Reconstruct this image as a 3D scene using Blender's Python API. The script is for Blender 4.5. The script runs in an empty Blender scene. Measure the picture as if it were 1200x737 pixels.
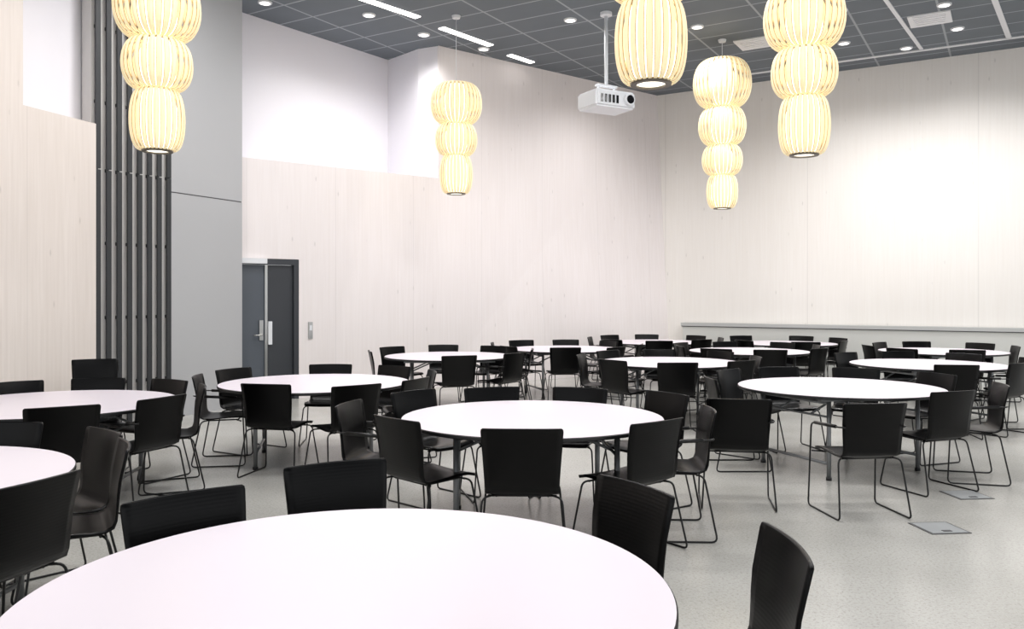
import bpy, bmesh, math, random
from mathutils import Vector, Matrix
random.seed(4)
S=bpy.context.scene
S.view_settings.view_transform='Standard'
S.view_settings.look='None'
S.view_settings.exposure=0.0

def lin(c):
    return tuple(((v/255)/12.92 if v/255<=0.04045 else ((v/255+0.055)/1.055)**2.4) for v in c)+(1,)

# ---------------- materials ----------------
def mat(name,col,rough=0.5,metal=0.0,emit=None,es=0.0,spec=0.5):
    m=bpy.data.materials.new(name); m.use_nodes=True
    b=m.node_tree.nodes['Principled BSDF']
    b.inputs['Base Color'].default_value=lin(col)
    b.inputs['Roughness'].default_value=rough
    b.inputs['Metallic'].default_value=metal
    b.inputs['Specular IOR Level'].default_value=spec
    if emit:
        b.inputs['Emission Color'].default_value=lin(emit)
        b.inputs['Emission Strength'].default_value=es
    return m
def N(m,t,**k):
    n=m.node_tree.nodes.new(t)
    for a,v in k.items(): setattr(n,a,v)
    return n
def L(m,a,b): m.node_tree.links.new(a,b)
def math_n(m,op,a,b=None):
    n=N(m,'ShaderNodeMath',operation=op)
    for i,v in enumerate((a,b)):
        if v is None: continue
        if isinstance(v,(int,float)): n.inputs[i].default_value=v
        else: L(m,v,n.inputs[i])
    return n.outputs[0]
def mixc(m,f,a,b):
    n=N(m,'ShaderNodeMix',data_type='RGBA')
    if isinstance(f,(int,float)): n.inputs[0].default_value=f
    else: L(m,f,n.inputs[0])
    for i,v in ((6,a),(7,b)):
        if isinstance(v,tuple): n.inputs[i].default_value=v
        else: L(m,v,n.inputs[i])
    return n.outputs[2]
def ramp(m,f,p0,p1,c0=(0,0,0,1),c1=(1,1,1,1)):
    r=N(m,'ShaderNodeValToRGB'); L(m,f,r.inputs[0])
    r.color_ramp.elements[0].position=p0; r.color_ramp.elements[0].color=c0
    r.color_ramp.elements[1].position=p1; r.color_ramp.elements[1].color=c1
    return r.outputs[0]

def wood_mat(name,base,dark,seam=1.45):
    m=mat(name,base,0.6,spec=0.3); b=m.node_tree.nodes['Principled BSDF']
    tc=N(m,'ShaderNodeTexCoord'); sx=N(m,'ShaderNodeSeparateXYZ'); L(m,tc.outputs['Object'],sx.inputs[0])
    mp=N(m,'ShaderNodeMapping'); mp.inputs['Scale'].default_value=(9,9,0.35); L(m,tc.outputs['Object'],mp.inputs[0])
    n1=N(m,'ShaderNodeTexNoise'); n1.inputs['Scale'].default_value=3; n1.inputs['Detail'].default_value=6; L(m,mp.outputs[0],n1.inputs[0])
    c=mixc(m,ramp(m,n1.outputs[0],0.35,0.8),lin(base),lin(dark))
    bx=math_n(m,'FLOOR',math_n(m,'DIVIDE',sx.outputs[0],0.13))
    wn=N(m,'ShaderNodeTexWhiteNoise',noise_dimensions='1D'); L(m,bx,wn.inputs['W'])
    c=mixc(m,math_n(m,'MULTIPLY',wn.outputs[0],0.3),c,lin(dark))
    mk=N(m,'ShaderNodeMapping'); mk.inputs['Scale'].default_value=(6,6,1.9); L(m,tc.outputs['Object'],mk.inputs[0])
    v=N(m,'ShaderNodeTexVoronoi'); v.inputs['Scale'].default_value=1.0; L(m,mk.outputs[0],v.inputs[0])
    kd=tuple(x*0.62 for x in lin(dark)[:3])+(1,)
    k=ramp(m,v.outputs['Distance'],0.02,0.10,(1,1,1,1),(0,0,0,1))
    c=mixc(m,math_n(m,'MULTIPLY',k,0.5),c,kd)
    fr=math_n(m,'FRACT',math_n(m,'DIVIDE',math_n(m,'ADD',sx.outputs[0],100.0),seam))
    s=math_n(m,'LESS_THAN',fr,0.006)
    c=mixc(m,math_n(m,'MULTIPLY',s,0.28),c,kd)
    L(m,c,b.inputs['Base Color'])
    return m
M_wood=wood_mat('whitewashed_pine',(237,231,230),(231,224,222))
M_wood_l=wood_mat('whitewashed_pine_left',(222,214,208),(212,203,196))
M_wood_r=wood_mat('whitewashed_pine_right',(236,233,228),(231,227,221),2.95)
M_white=mat('white_plaster',(233,231,236),0.7)
M_grey=mat('grey_panel',(172,173,175),0.55)
M_seam_gapshade=mat('seam_and_gap_shade',(80,80,82),0.6)
M_slat=mat('dark_slat',(42,44,47),0.5)
M_slatback=mat('slat_backing',(200,198,196),0.6)
M_ledge=mat('ledge_panel',(202,203,199),0.6)
M_ledgecap=mat('ledge_cap',(182,183,182),0.5)
M_door=mat('door_slate',(82,88,96),0.45)
M_doorf=mat('door_frame_dark',(52,55,60),0.5)
M_metal=mat('brushed_steel',(190,190,188),0.3,1.0)
M_legs=mat('table_leg_grey',(130,132,134),0.35,0.5)
M_top=mat('table_laminate',(229,221,229),0.32)
M_edge=mat('table_edge_black',(22,22,24),0.4)
M_rod=mat('black_rod',(12,12,13),0.35,0.2)
M_plastic=mat('white_plastic',(225,227,230),0.4)
M_lens=mat('lens_black',(12,12,16),0.1)
M_lampmetal=mat('lamp_metal',(105,98,86),0.4,0.6)
M_glow=mat('fixture_glow',(250,250,250),0.5,0,(255,250,245),2.5)
M_strip=mat('ceiling_white_strip',(225,226,228),0.5)

# chair shell - fine horizontal ribbing
M_shell=mat('black_ribbed_shell',(2,2,3),0.3,spec=0.2)
tc=N(M_shell,'ShaderNodeTexCoord'); wv=N(M_shell,'ShaderNodeTexWave',bands_direction='Z'); wv.inputs['Scale'].default_value=22
L(M_shell,tc.outputs['Object'],wv.inputs[0]); bp=N(M_shell,'ShaderNodeBump'); bp.inputs['Strength'].default_value=0.14; bp.inputs['Distance'].default_value=0.001
L(M_shell,wv.outputs['Fac'],bp.inputs['Height']); L(M_shell,bp.outputs[0],M_shell.node_tree.nodes['Principled BSDF'].inputs['Normal'])

# floor concrete
M_floor=mat('polished_concrete',(176,175,170),0.25)
m=M_floor; tc=N(m,'ShaderNodeTexCoord')
n1=N(m,'ShaderNodeTexNoise'); n1.inputs['Scale'].default_value=0.9; n1.inputs['Detail'].default_value=5; L(m,tc.outputs['Object'],n1.inputs[0])
n2=N(m,'ShaderNodeTexNoise'); n2.inputs['Scale'].default_value=60; n2.inputs['Detail'].default_value=4; L(m,tc.outputs['Object'],n2.inputs[0])
v=N(m,'ShaderNodeTexVoronoi'); v.inputs['Scale'].default_value=72; L(m,tc.outputs['Object'],v.inputs[0])
v2=N(m,'ShaderNodeTexVoronoi'); v2.inputs['Scale'].default_value=50; L(m,tc.outputs['Object'],v2.inputs[0])
c=mixc(m,ramp(m,n1.outputs[0],0.3,0.7),lin((170,169,163)),lin((188,187,182)))
c=mixc(m,math_n(m,'MULTIPLY',ramp(m,n2.outputs[0],0.5,0.65),0.42),c,lin((142,139,133)))
c=mixc(m,math_n(m,'MULTIPLY',ramp(m,v.outputs['Distance'],0.1,0.25,(1,1,1,1),(0,0,0,1)),0.4),c,lin((216,214,210)))
c=mixc(m,math_n(m,'MULTIPLY',ramp(m,v2.outputs['Distance'],0.08,0.18,(1,1,1,1),(0,0,0,1)),0.5),c,lin((112,108,102)))
L(m,c,m.node_tree.nodes['Principled BSDF'].inputs['Base Color'])

# ceiling tiles
M_ceil=mat('ceiling_tiles',(96,102,107),0.8)
m=M_ceil; tc=N(m,'ShaderNodeTexCoord'); sx=N(m,'ShaderNodeSeparateXYZ'); L(m,tc.outputs['Object'],sx.inputs[0])
fx=math_n(m,'FRACT',math_n(m,'DIVIDE',math_n(m,'ADD',sx.outputs[0],100.0),1.2))
fy=math_n(m,'FRACT',math_n(m,'DIVIDE',math_n(m,'ADD',sx.outputs[1],100.0),0.6))
g=math_n(m,'MAXIMUM',math_n(m,'LESS_THAN',fx,0.028),math_n(m,'LESS_THAN',fy,0.05))
nz=N(m,'ShaderNodeTexNoise'); nz.inputs['Scale'].default_value=1.5; L(m,tc.outputs['Object'],nz.inputs[0])
c=mixc(m,nz.outputs[0],lin((97,104,110)),lin((109,116,122)))
c=mixc(m,g,c,lin((156,161,165)))
L(m,c,m.node_tree.nodes['Principled BSDF'].inputs['Base Color'])

# veneer lamp strip
def lampmat(name,c0,c1,s):
    m=mat(name,(228,212,174),0.6); b=m.node_tree.nodes['Principled BSDF']
    lw=N(m,'ShaderNodeTexCoord'); nz=N(m,'ShaderNodeTexNoise'); nz.inputs['Scale'].default_value=6
    L(m,lw.outputs['Object'],nz.inputs[0])
    L(m,mixc(m,nz.outputs[0],lin(c0),lin(c1)),b.inputs['Emission Color'])
    b.inputs['Emission Strength'].default_value=s
    return m
M_ven=lampmat('veneer_glow',(246,222,168),(253,238,198),0.43)
M_vedge=mat('veneer_edge',(185,158,110),0.6,0,(220,182,115),0.18)
M_core=mat('lamp_diffuser',(255,250,235),0.5,0,(255,248,230),1.5)

# ---------------- mesh helpers ----------------
def box(bm,x0,x1,y0,y1,z0,z1,mi=0):
    vs=[bm.verts.new((x,y,z)) for z in (z0,z1) for y in (y0,y1) for x in (x0,x1)]
    for f in ((0,2,3,1),(4,5,7,6),(0,1,5,4),(2,6,7,3),(0,4,6,2),(1,3,7,5)):
        fc=bm.faces.new([vs[i] for i in f]); fc.material_index=mi
def tube(bm,pts,r,mi=0,n=8,closed=False,smooth=True):
    pts=[Vector(p) for p in pts]; rings=[]
    for i,p in enumerate(pts):
        a=pts[i-1] if i>0 else p; b=pts[i+1] if i<len(pts)-1 else p
        t=(b-a).normalized()
        if i==0: 
            up=Vector((0,0,1)) if abs(t.z)<0.9 else Vector((1,0,0)); u=t.cross(up).normalized()
        else:
            u=(u-t*u.dot(t)).normalized()
        w=t.cross(u)
        rings.append([bm.verts.new(p+(u*math.cos(2*math.pi*k/n)+w*math.sin(2*math.pi*k/n))*r) for k in range(n)])
    for a,b in zip(rings,rings[1:]):
        for k in range(n):
            f=bm.faces.new((a[k],a[(k+1)%n],b[(k+1)%n],b[k])); f.material_index=mi; f.smooth=smooth
    for rg in (rings[0][::-1],rings[-1]):
        f=bm.faces.new(rg); f.material_index=mi
def rounded(pts,r=0.04,k=4):
    out=[Vector(pts[0])]
    for i in range(1,len(pts)-1):
        a,b,c=Vector(pts[i-1]),Vector(pts[i]),Vector(pts[i+1])
        p=b+(a-b).normalized()*r; q=b+(c-b).normalized()*r
        for j in range(k+1):
            t=j/k; out.append(p*(1-t)**2+b*2*t*(1-t)+q*t*t)
    out.append(Vector(pts[-1])); return out
def lathe(bm,prof,n=48,mi=0,mis=None,smooth=False):
    rings=[]
    for r,z in prof:
        rings.append([bm.verts.new((r*math.cos(2*math.pi*k/n),r*math.sin(2*math.pi*k/n),z)) for k in range(n)])
    for i,(a,b) in enumerate(zip(rings,rings[1:])):
        for k in range(n):
            f=bm.faces.new((a[k],a[(k+1)%n],b[(k+1)%n],b[k])); f.material_index=mis[i] if mis else mi; f.smooth=smooth
    return rings
def mesh(name,bm,mats):
    bmesh.ops.recalc_face_normals(bm,faces=bm.faces)
    me=bpy.data.meshes.new(name); bm.to_mesh(me); bm.free()
    for x in mats: me.materials.append(x)
    return me
def obj(name,me,loc=(0,0,0),rz=0.0):
    o=bpy.data.objects.new(name,me); S.collection.objects.link(o); o.location=loc; o.rotation_euler=(0,0,rz); return o
H=5.95
def wallbox(name,p0,p1,segs,mats,th=0.15):
    """segs: (s0,s1,z0,z1,yoff,mi) local x along p0->p1; thickness goes away from room (+y local)"""
    p0=Vector(p0);p1=Vector(p1);d=p1-p0; ang=math.atan2(d.y,d.x); Ln=d.length
    bm=bmesh.new()
    for s0,s1,z0,z1,yo,mi in segs:
        box(bm,s0 if s0 is not None else 0,s1 if s1 is not None else Ln,yo,yo+th,z0,z1,mi)
    return obj(name,mesh(name,bm,mats),(p0.x,p0.y,0),ang)

# ---------------- room ----------------
bm=bmesh.new(); box(bm,-9,15,-4,22,-0.1,0); obj('floor',mesh('floor',bm,[M_floor]))
bm=bmesh.new(); box(bm,-20,16,-12,20,0,0.1); obj('ceiling',mesh('ceiling',bm,[M_ceil]),(3.155,4,H),math.atan2(-3.5,5.8))
LEDGE=3.64
A=Vector((-3.98,12.25));B=Vector((-1.30,14.45));C=Vector((3.155,18.0))
dAB=(C-A).normalized()
sB=(B-A).length
DL=-0.2
wallbox('wall_back_left',A,C,[(-1.0,DL,0,2.15,0,0)],[M_wood])
wallbox('wall_back_upper',A,C,[(-1.0,0.88,2.15,LEDGE,0,0)],[M_wood])
wallbox('wall_back_lower',A,C,[(0.88,sB,0,LEDGE,0,0)],[M_wood])
Ln=(C-A).length
ang=math.atan2(dAB.y,dAB.x)
bm=bmesh.new()
cb=(Vector((3.41,17.85))-A); cbl=(cb.dot(dAB), cb.dot(Vector((-dAB.y,dAB.x))))
vv=[bm.verts.new(p) for p in ((sB,0,0),(cbl[0],cbl[1],0),(Ln,0,H),(sB,0,H),(sB,0.2,0),(cbl[0]+.1,cbl[1]+0.2,0),(Ln+.1,0.2,H),(sB,0.2,H))]
for f in ((0,1,2,3),(4,7,6,5),(0,4,5,1),(3,2,6,7),(0,3,7,4),(1,5,6,2)): bm.faces.new([vv[i] for i in f])
obj('wall_back',mesh('wall_back',bm,[M_wood]),(A.x,A.y,0),ang)
P=Vector((-2.29,15.3));Q=Vector((-1.66,14.62))
wallbox('wall_recess_back',(-4.45,12.33),P,[(None,None,LEDGE-.1,H,0,0)],[M_white])
wallbox('wall_recess_return',P,Q,[(None,None,LEDGE-.1,H,0,0)],[M_white])
wallbox('wall_recess_edge',Q,B,[(None,None,LEDGE-.1,H,0,0)],[M_white],0.1)
bm=bmesh.new()
vs=[bm.verts.new((x,y,z)) for z in (LEDGE-0.06,LEDGE-0.01) for x,y in ((-4.5,12.0),(-1.35,14.5),(-1.66,14.7),(-2.29,15.4),(-4.5,12.6))]
bm.faces.new(vs[:5]);bm.faces.new(vs[5:])
for i in range(5): bm.faces.new((vs[i],vs[(i+1)%5],vs[5+(i+1)%5],vs[5+i]))
obj('trim_recess_ledge',mesh('trim',bm,[M_white]))
# right wall
R1=Vector((12.5,18-0.603*(12.5-3.155)))
wallbox('wall_right',C+Vector((-0.1,0.06)),R1,[(None,None,0,H,0,0)],[M_wood_r])
dr=(R1-C).normalized(); nr=Vector((dr.y,-dr.x)); nr=nr if nr.y<0 else -nr
l0=Vector((3.72,17.64))+nr*0.25
bm=bmesh.new(); box(bm,0,9.5,0,0.24,0,0.95,0); box(bm,-0.02,9.5,-0.01,0.24,0.95,0.965,2); box(bm,-0.03,9.5,-0.03,0.24,0.965,1.03,1)  # thin dark strip under the cap: shadow gap put in as colour
obj('low_wall_panel',mesh('low_wall_panel',bm,[M_ledge,M_ledgecap,M_seam_gapshade]),(l0.x,l0.y,0),math.atan2(dr.y,dr.x))
# left wall
W0=Vector((-5.27,8.92)); W1=Vector((-4.97,9.89)); dw=(W1-W0).normalized()
sfar=(W1-W0).length
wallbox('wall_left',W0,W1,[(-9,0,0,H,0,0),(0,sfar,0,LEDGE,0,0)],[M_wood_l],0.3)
wallbox('wall_left_recess',W0,W1,[(-0.3,sfar+1.2,LEDGE-.1,H,0.31,0)],[M_white],0.1)
# slats
S0=Vector((-4.97,9.89)); S1=Vector((-4.42,10.74)); sl=(S1-S0).length
wallbox('wall_slat_backing',S0,S1,[(-0.02,sl+0.05,0,H,0.065,0)],[M_slatback],0.2)
bm=bmesh.new(); ns=8
for i in range(ns):
    x=0.0+i*(sl-0.06)/(ns-1)
    box(bm,x,x+0.06,0,0.025,0.0,3.1,0); box(bm,x,x+0.06,0,0.025,3.115,H,0)
    for z in (0.5,1.3,2.2,3.08,3.9,4.8): box(bm,x+.01,x+.04,0.025,0.065,z,z+0.04,0)
obj('slat_screen',mesh('slat_screen',bm,[M_slat]),(S0.x,S0.y,0),math.atan2((S1-S0).y,(S1-S0).x))
# pillar
G0=S1; G1=Vector((-3.88,11.9))
bm=bmesh.new(); gl=(G1-G0).length
box(bm,0,gl,0,0.32,0,2.925,0); box(bm,0.005,gl-.005,0.006,0.32,2.925,2.94,1); box(bm,0,gl,0,0.32,2.94,H,0)
obj('grey_pillar',mesh('grey_pillar',bm,[M_grey,M_seam_gapshade]),(G0.x,G0.y,0),math.atan2((G1-G0).y,(G1-G0).x))

# door (double leaf) local on back wall
bm=bmesh.new()
g=.003
box(bm,DL+g,DL+.08,0.0,0.12,0,2.15-g,0); box(bm,0.80,0.88-g,0.0,0.12,0,2.15-g,0); box(bm,DL+.08,0.80,0.0,0.12,2.06,2.15-g,0)
box(bm,DL+.085,0.345,0.03,0.08,0.005,2.055,1); box(bm,0.355,0.795,0.05,0.10,0.005,2.055,0)
box(bm,0.335,0.375,0.0,0.05,0.01,2.05,2)
box(bm,0.25,0.31,0.0,0.03,0.92,1.22,2)
tube(bm,rounded([(0.28,0.0,1.0),(0.28,-0.06,1.0),(0.14,-0.06,1.0)],0.02),0.011,2)
box(bm,0.39,0.45,0.0,0.05,0.85,1.2,3)
box(bm,-0.10,0.34,-0.08,-0.0,2.07,2.145,3)
obj('door_1',mesh('door_1',bm,[M_doorf,M_door,M_metal,M_plastic]),(A.x,A.y,0),ang)
bm=bmesh.new(); box(bm,1.03,1.10,-0.02,0,0.92,1.18,0); box(bm,1.045,1.085,-0.03,-0.02,1.05,1.13,1)
obj('wall_switch',mesh('wall_switch',bm,[M_metal,M_plastic]),(A.x,A.y,0),ang)

# ceiling strips/fixtures
def strip(name,p0,p1,w,m_,z=0.015):
    p0=Vector(p0);p1=Vector(p1);d=p1-p0
    bm=bmesh.new(); box(bm,0,d.length,-w/2,w/2,-z,0,0)
    obj(name,mesh(name,bm,[m_]),(p0.x,p0.y,H),math.atan2(d.y,d.x))
strip('linear_ceiling_light',(-2.3,12.02),(-1.47,12.95),.13,M_glow)
strip('linear_ceiling_light',(-1.15,13.45),(-.37,14.4),.13,M_glow)
strip('linear_ceiling_light',(-.05,14.96),(.38,15.45),.12,M_glow)
strip('trim_ceiling_1',(4.4,16.4),(9.5,13.35),.08,M_strip)
strip('trim_ceiling_2',(6.9,11.9),(8.41,14.0),.08,M_strip)
strip('trim_ceiling_3',(5.3,11.9),(7.22,14.6),.06,M_strip)
bm=bmesh.new()
r=lathe(bm,[(0.001,-0.01),(0.07,-0.01),(0.075,-0.02),(0.1,-0.02),(0.105,0)],24,0,[1,1,0,0])
dl=mesh('ceiling_downlight',bm,[M_strip,M_glow])
for x,y in ((-2.22,12.84),(-1.47,13.8),(.92,13.07),(-.5,14.6),(5.02,12.65),(5.72,14.26),(6.47,12.39),(7.26,13.49),(6.93,14.55),(-3.67,12.3),(3.0,13.4),(2.2,15.2)):
    obj('ceiling_downlight',dl,(x,y,H))
bm=bmesh.new(); box(bm,-.3,.3,-.3,.3,-.02,0,0)
for i in range(5): box(bm,-.24+i*.01,.24-i*.01,-.24+i*.1,-.19+i*.1,-.03,-.02,0)
vent=mesh('ceiling_vent',bm,[M_strip])
for x,y in ((6.58,13.03),(4.19,14.26)): obj('ceiling_vent',vent,(x,y,H),math.atan2(-3.5,5.8))

# ---------------- pendants ----------------
def pendant_mesh(tiers,total_to_ceiling):
    bm=bmesh.new(); z=0.0
    for ti,(r,h,rend,n,ex) in enumerate(tiers):   # from bottom up
        K=16
        for s in range(n):
            a0=2*math.pi*s/n; wd=2*math.pi/n*0.80
            prev=None
            for k in range(K+1):
                u=k/K
                rr=rend+(r-rend)*math.sin(math.pi*u)**ex
                zz=z+h*(0.5-0.5*math.cos(math.pi*u))
                row=[]
                for j,(da,dr_) in enumerate(((-.5,-0.010),(-.41,-0.005),(0,0.005),(.41,-0.005),(.5,-0.010))):
                    a=a0+da*wd; row.append(bm.verts.new(((rr+dr_)*math.cos(a),(rr+dr_)*math.sin(a),zz)))
                if prev:
                    for j in range(4):
                        f=bm.faces.new((prev[j],prev[j+1],row[j+1],row[j])); f.material_index=4 if j in (0,3) else 0; f.smooth=False
                prev=row
        ci=rend*1.0
        lathe(bm,[(ci*.9,z+0.02),(ci*1.3,z+h*.3),(ci*1.3,z+h*.7),(ci*.9,z+h-0.02)],24,1,smooth=True)
        for zz in (z+0.004,z+h-0.004):
            lathe(bm,[(rend-0.02,zz-0.008),(rend+0.006,zz-0.008),(rend+0.006,zz+0.008),(rend-0.02,zz+0.008)],32,2)
        z+=h*0.985
    rb=tiers[0][2]
    lathe(bm,[(0.001,0.0),(rb*.75,0.0)],24,1)
    lathe(bm,[(rb*.75,-0.012),(rb+.004,-0.012),(rb+.01,0.01)],32,2)
    lathe(bm,[(rb*.75,-0.012),(rb*.75,0.0)],24,2)
    lathe(bm,[(0.001,z+0.03),(tiers[-1][2],z)],24,2)
    tube(bm,[(0,0,z),(0,0,total_to_ceiling)],0.006,3,6)
    lathe(bm,[(0.001,total_to_ceiling-0.05),(0.06,total_to_ceiling-0.04),(0.07,total_to_ceiling)],20,3)
    return mesh('pendant',bm,[M_ven,M_core,M_lampmetal,M_plastic,M_vedge])
T3=[(.253,.60,.14,26,.75),(.325,.50,.13,28,.68),(.40,.63,.14,32,.68)]
T4=[(.26,.57,.14,26,.75),(.335,.52,.13,28,.68),(.395,.65,.14,32,.68),(.485,.82,.15,34,.68)]
for px,py,z,T in ((-3.47,8.1,3.0,T3),(-.87,12.9,3.18,T3),(.99,5.9,3.09,T3),(3.58,14.1,3.08,T4),(3.0,8.5,3.03,T3)):
    obj('pendant_lamp',pendant_mesh(T,H-z),(px,py,z),random.random())

# ---------------- projector ----------------
bm=bmesh.new()
box(bm,-.36,.36,-.27,.27,-.13,.13,0)
bmesh.ops.bevel(bm,geom=list(bm.edges),offset=.03,segments=3,affect='EDGES')
for i in range(5): box(bm,-.28+i*.07,-.24+i*.07,-.278,-.268,-.07,.05,1)
tube(bm,[(.22,-.25,0.0),(.22,-.33,0.0)],.085,0,24); tube(bm,[(.22,-.32,0.0),(.22,-.335,0.0)],.065,1,24)
box(bm,.355,.366,-.18,.1,-.08,.04,1)
box(bm,-.2,.2,-.12,.12,.13,.16,0)
for x in (-.15,.15): box(bm,x-.015,x+.015,-.02,.02,.16,.24,0)
box(bm,-.18,.18,-.04,.04,.23,.26,0)
tube(bm,[(0,0,.25),(0,0,H-4.57)],.028,0,14)
lathe(bm,[(.03,H-4.57-.06),(.09,H-4.57-.05),(.09,H-4.57)],20,0)
obj('ceiling_projector',mesh('projector',bm,[M_plastic,M_lens]),(1.45,12.75,4.57),math.radians(28))

# ---------------- floor boxes ----------------
bm=bmesh.new(); box(bm,-.14,.14,-.14,.14,0,.004,0); box(bm,-.125,.125,-.125,.125,.004,.006,1); box(bm,-.03,.03,-.10,-.07,.006,.009,0)
fb=mesh('floor_socket',bm,[mat('floor_frame_steel',(84,84,84),0.45,0.2),mat('floor_lid',(150,153,154),0.5,0.0)])
obj('floor_socket_box',fb,(2.9,5.62,0),.1); obj('floor_socket_box',fb,(3.6,6.56,0),.1)

# ---------------- tables ----------------
bm=bmesh.new(); TH=0.74
r=lathe(bm,[(.9,TH-.026),(.905,TH-.02),(.905,TH-.005),(.9,TH)],128,1,[1,1,1])
f=bm.faces.new(r[-1]); f.material_index=0
f=bm.faces.new(r[0][::-1]); f.material_index=1
for sx_ in (-1,1):
    x=.52*sx_
    for y in (-.42,.42):
        tube(bm,[(x,y,TH-.04),(x,y,0.0)],.019,2,12)
        tube(bm,[(x,y,0.0),(x,y,0.025)],.025,1,12)
    tube(bm,[(x,-.42,.14),(x,.42,.14)],.013,2,8); tube(bm,[(x,-.42,TH-.08),(x,.42,TH-.08)],.015,2,8)
    for y in (-.2,.2): tube(bm,[(x,y,TH-.2),(x*.35,y,TH-.05)],.010,2,8)
    tube(bm,[(x,-.42,TH-.2),(x,.42,TH-.2)],.010,2,8)
for y in (-.42,.42): box(bm,-.62,.62,y-.02,y+.02,TH-.065,TH-.026,2)
tab=mesh('dining_table',bm,[M_top,M_edge,M_legs])

# ---------------- chairs ----------------
def chair_mesh(arms):
    bm=bmesh.new()
    prof=[(.235,.425,.20),(.225,.437,.212),(.18,.446,.217),(.10,.445,.218),(0,.437,.218),(-.09,.43,.217),(-.15,.432,.215),(-.19,.45,.214),(-.208,.485,.215),(-.218,.53,.217),(-.231,.60,.222),(-.244,.67,.227),(-.258,.74,.232),(-.272,.805,.236),(-.276,.818,.234),(-.278,.825,.226)]
    nx=12; rows=[]
    for i,(y,z,w) in enumerate(prof):
        cur=.028*min(1,max(0,(z-.45)/.2)); row=[]
        for k in range(nx+1):
            t=-1+2*k/nx
            sag=-.008*(1-t*t) if z<.45 else 0
            row.append(bm.verts.new((w*t,y+cur*t*t,z+sag)))
        rows.append(row)
    for a,b in zip(rows,rows[1:]):
        for k in range(nx):
            f=bm.faces.new((a[k],a[k+1],b[k+1],b[k])); f.smooth=True
    bmesh.ops.recalc_face_normals(bm,faces=bm.faces)
    bmesh.ops.solidify(bm,geom=list(bm.faces),thickness=.011)
    for f in bm.faces: f.material_index=0; f.smooth=True
    rr=.0065
    for s in (-1,1):
        if arms:
            tube(bm,rounded([(s*.19,-.13,.42),(s*.235,-.17,.415),(s*.265,-.25,rr),(s*.265,.23,rr),(s*.255,.20,.63),(s*.25,-.22,.655),(s*.215,-.235,.655)],.04),rr,1)
            tube(bm,[(s*.252,.15,.636),(s*.25,-.16,.653)],.013,1,8)
            tube(bm,[(s*.19,.15,.42),(s*.258,.19,.42)],rr,1)
        else:
            tube(bm,rounded([(s*.17,-.13,.42),(s*.23,-.16,.41),(s*.265,-.25,rr),(s*.265,.25,rr),(s*.225,.18,.415),(s*.17,.15,.42)],.035),rr,1)
    tube(bm,[(-.2,.15,.42),(.2,.15,.42)],rr,1); tube(bm,[(-.2,-.13,.418),(.2,-.13,.418)],rr,1)
    tube(bm,[(-.15,-.13,.415),(-.15,.15,.42)],rr,1); tube(bm,[(.15,-.13,.415),(.15,.15,.42)],rr,1)
    return mesh('dining_chair',bm,[M_shell,M_rod])
CH=chair_mesh(False); CA=chair_mesh(True)
placed=[]
def chair_at_back(bx,by,face,arms=False):
    fx,fy=math.cos(face),math.sin(face)
    x=bx+fx*.25; y=by+fy*.25
    placed.append((x,y))
    return obj('dining_chair',CA if arms else CH,(x,y,0),face-math.pi/2)
def ring(cx,cy,lst):
    for e in lst:
        a=math.radians(e[0]); r=e[1]; tw=math.radians(e[2]) if len(e)>2 else 0
        chair_at_back(cx+r*math.cos(a),cy+r*math.sin(a),a+math.pi+tw,len(e)>3)
def table(cx,cy,rz=0): obj('dining_table',tab,(cx,cy,0),rz)
def auto(cx,cy,n,ph,skip=()):
    for i in range(n):
        if i in skip: continue
        a=math.radians(ph+360*i/n+random.uniform(-5,5))
        r=random.uniform(1.05,1.22)
        x=cx+r*math.cos(a); y=cy+r*math.sin(a)
        px_,py_=x-math.cos(a)*.25,y-math.sin(a)*.25
        if any((px_-q[0])**2+(py_-q[1])**2<.33 for q in placed): continue
        chair_at_back(x,y,a+math.pi+math.radians(random.uniform(-12,12)),random.random()<.3)
table(.14,5.75,.05)
ring(.14,5.75,[(-94.5,1.07,3),(-143,1.08,8),(-46,1.07,-6),(-10,1.2,8,1),(33,1.28,0),(68,1.12,0),(106,1.12,0),(176,1.3,-8,1),(138,1.25,0)])
table(3.03,7.68,.4)
chair_at_back(1.66,6.05,math.radians(80),True)
chair_at_back(2.55,5.8,math.radians(96),True)
chair_at_back(3.5,6.55,math.radians(110)); chair_at_back(4.2,7.1,math.radians(165),True)
ring(3.03,7.68,[(20,1.2,0),(60,1.15,5),(100,1.15,0),(135,1.15,0),(180,1.2,0)])
table(-1.91,8.05,.2)
ring(-1.91,8.05,[(-102,.98,0),(-60,1.2,8),(190,1.1,0,1),(150,1.15,0),(95,1.12,0),(55,1.12,0),(15,1.15,0),(-25,1.15,0)])
table(-3.6,6.5,.1)
ring(-3.6,6.5,[(-58,1.02,0),(-18,1.05,-5,1),(25,1.1,0),(62,1.1,0),(100,1.12,0),(135,1.1,0),(-100,1.05,0)])
table(-2.98,3.72,.0)
ring(-2.98,3.72,[(-19,1.10,0),(26,1.12,4),(52,1.15,-4),(92,1.2,0),(-48,1.4,0)])
table(-.45,2.35,.3)
ring(-.45,2.35,[(135,1.12,-2),(104,1.42,14),(45,1.33,-14),(7.5,1.30,-8)])
table(2.01,10.6,.1); auto(2.01,10.6,8,-95)
table(-.89,11.7,.1); auto(-.89,11.7,8,-80)
table(5.15,10.25,.3); auto(5.15,10.25,8,-100)
table(3.65,12.75,.3); auto(3.65,12.75,8,-85)
table(6.6,12.7,.3); auto(6.6,12.7,8,-100)
table(.85,13.3,.3); auto(.85,13.3,8,-95)
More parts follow.
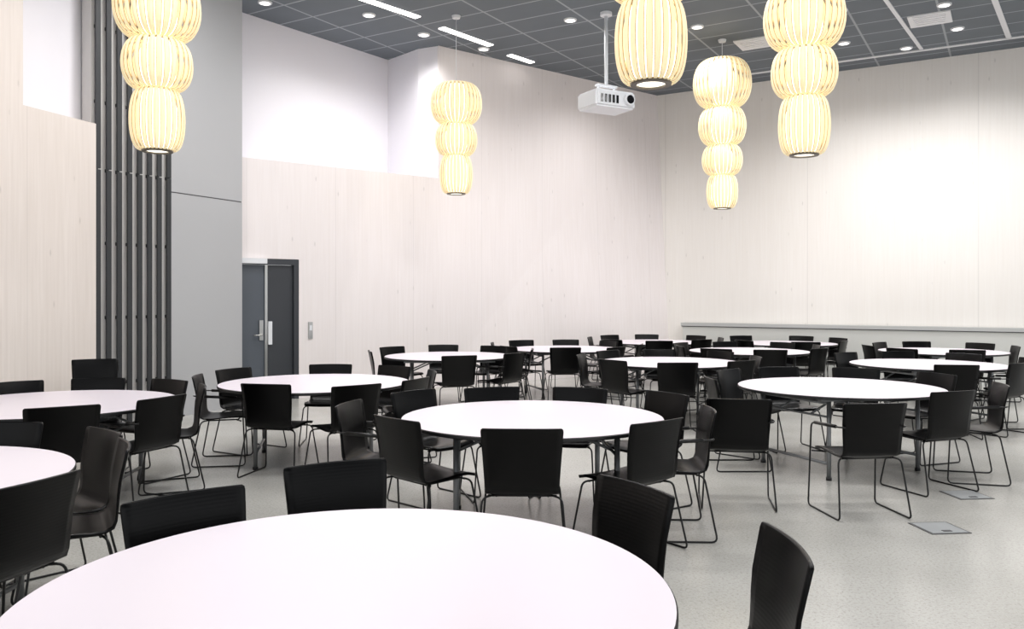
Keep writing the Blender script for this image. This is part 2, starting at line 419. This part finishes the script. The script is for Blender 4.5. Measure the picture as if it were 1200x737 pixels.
table(2.65,15.3,.3); auto(2.65,15.3,8,-95)
table(4.9,14.9,.3); auto(4.9,14.9,7,-95)
# stacked chairs by the left wall
par=bpy.data.objects.new('chair_stack',None); S.collection.objects.link(par); par.location=(-4.55,8.98,0); par.rotation_euler=(0,0,math.radians(-160))
for i in range(2):
    o=bpy.data.objects.new('stacked_chair_%d'%(i+1),CH); S.collection.objects.link(o); o.parent=par; o.location=(0,.03*i,.055*i)

# ---------------- lights ----------------
w=bpy.data.worlds.new('World'); S.world=w; w.use_nodes=True
w.node_tree.nodes['Background'].inputs[0].default_value=(.96,.98,1,1); w.node_tree.nodes['Background'].inputs[1].default_value=1.15
def area(name,loc,size,power,rot=(0,0,0),col=(1,.985,.985)):
    l=bpy.data.lights.new(name,'AREA'); l.shape='RECTANGLE'; l.size=size[0]; l.size_y=size[1]; l.energy=power; l.color=col
    o=bpy.data.objects.new(name,l); S.collection.objects.link(o); o.location=loc; o.rotation_euler=rot
for x in (-2.5,1.5,5.5):
    for y in (2.5,6,9.5):
        area('ceiling_fill_light',(x,y,5.9),(2.2,.6),100)  # soft fill lights added overhead outside the view, no fixtures
for x,y,e in ((-2.22,12.84,150),(-1.47,13.8,115),(.92,13.07,190),(5.02,12.65,180),(6.47,12.39,180),(7.26,13.49,220),(3.0,13.4,180),(2.2,15.2,150),(5.72,14.26,220),(9.0,12.2,170),(-3.6,8.3,95)):  # last spot is added to brighten the left recess, no fixture there
    l=bpy.data.lights.new('downlight_and_fill_spot','SPOT'); l.energy=e; l.spot_size=math.radians(150); l.spot_blend=.9; l.shadow_soft_size=.08; l.color=(1,.98,.98)
    o=bpy.data.objects.new('downlight_and_fill_spot',l); S.collection.objects.link(o); o.location=(x,y,H-.06)

cam=bpy.data.cameras.new('camera'); co=bpy.data.objects.new('camera',cam); S.collection.objects.link(co)
co.location=(0,0,1.57); co.rotation_euler=(math.pi/2,0,0)
cam.sensor_width=36; cam.lens=970/1200*36; cam.shift_y=-20.5/1200; cam.clip_start=.05
S.camera=co
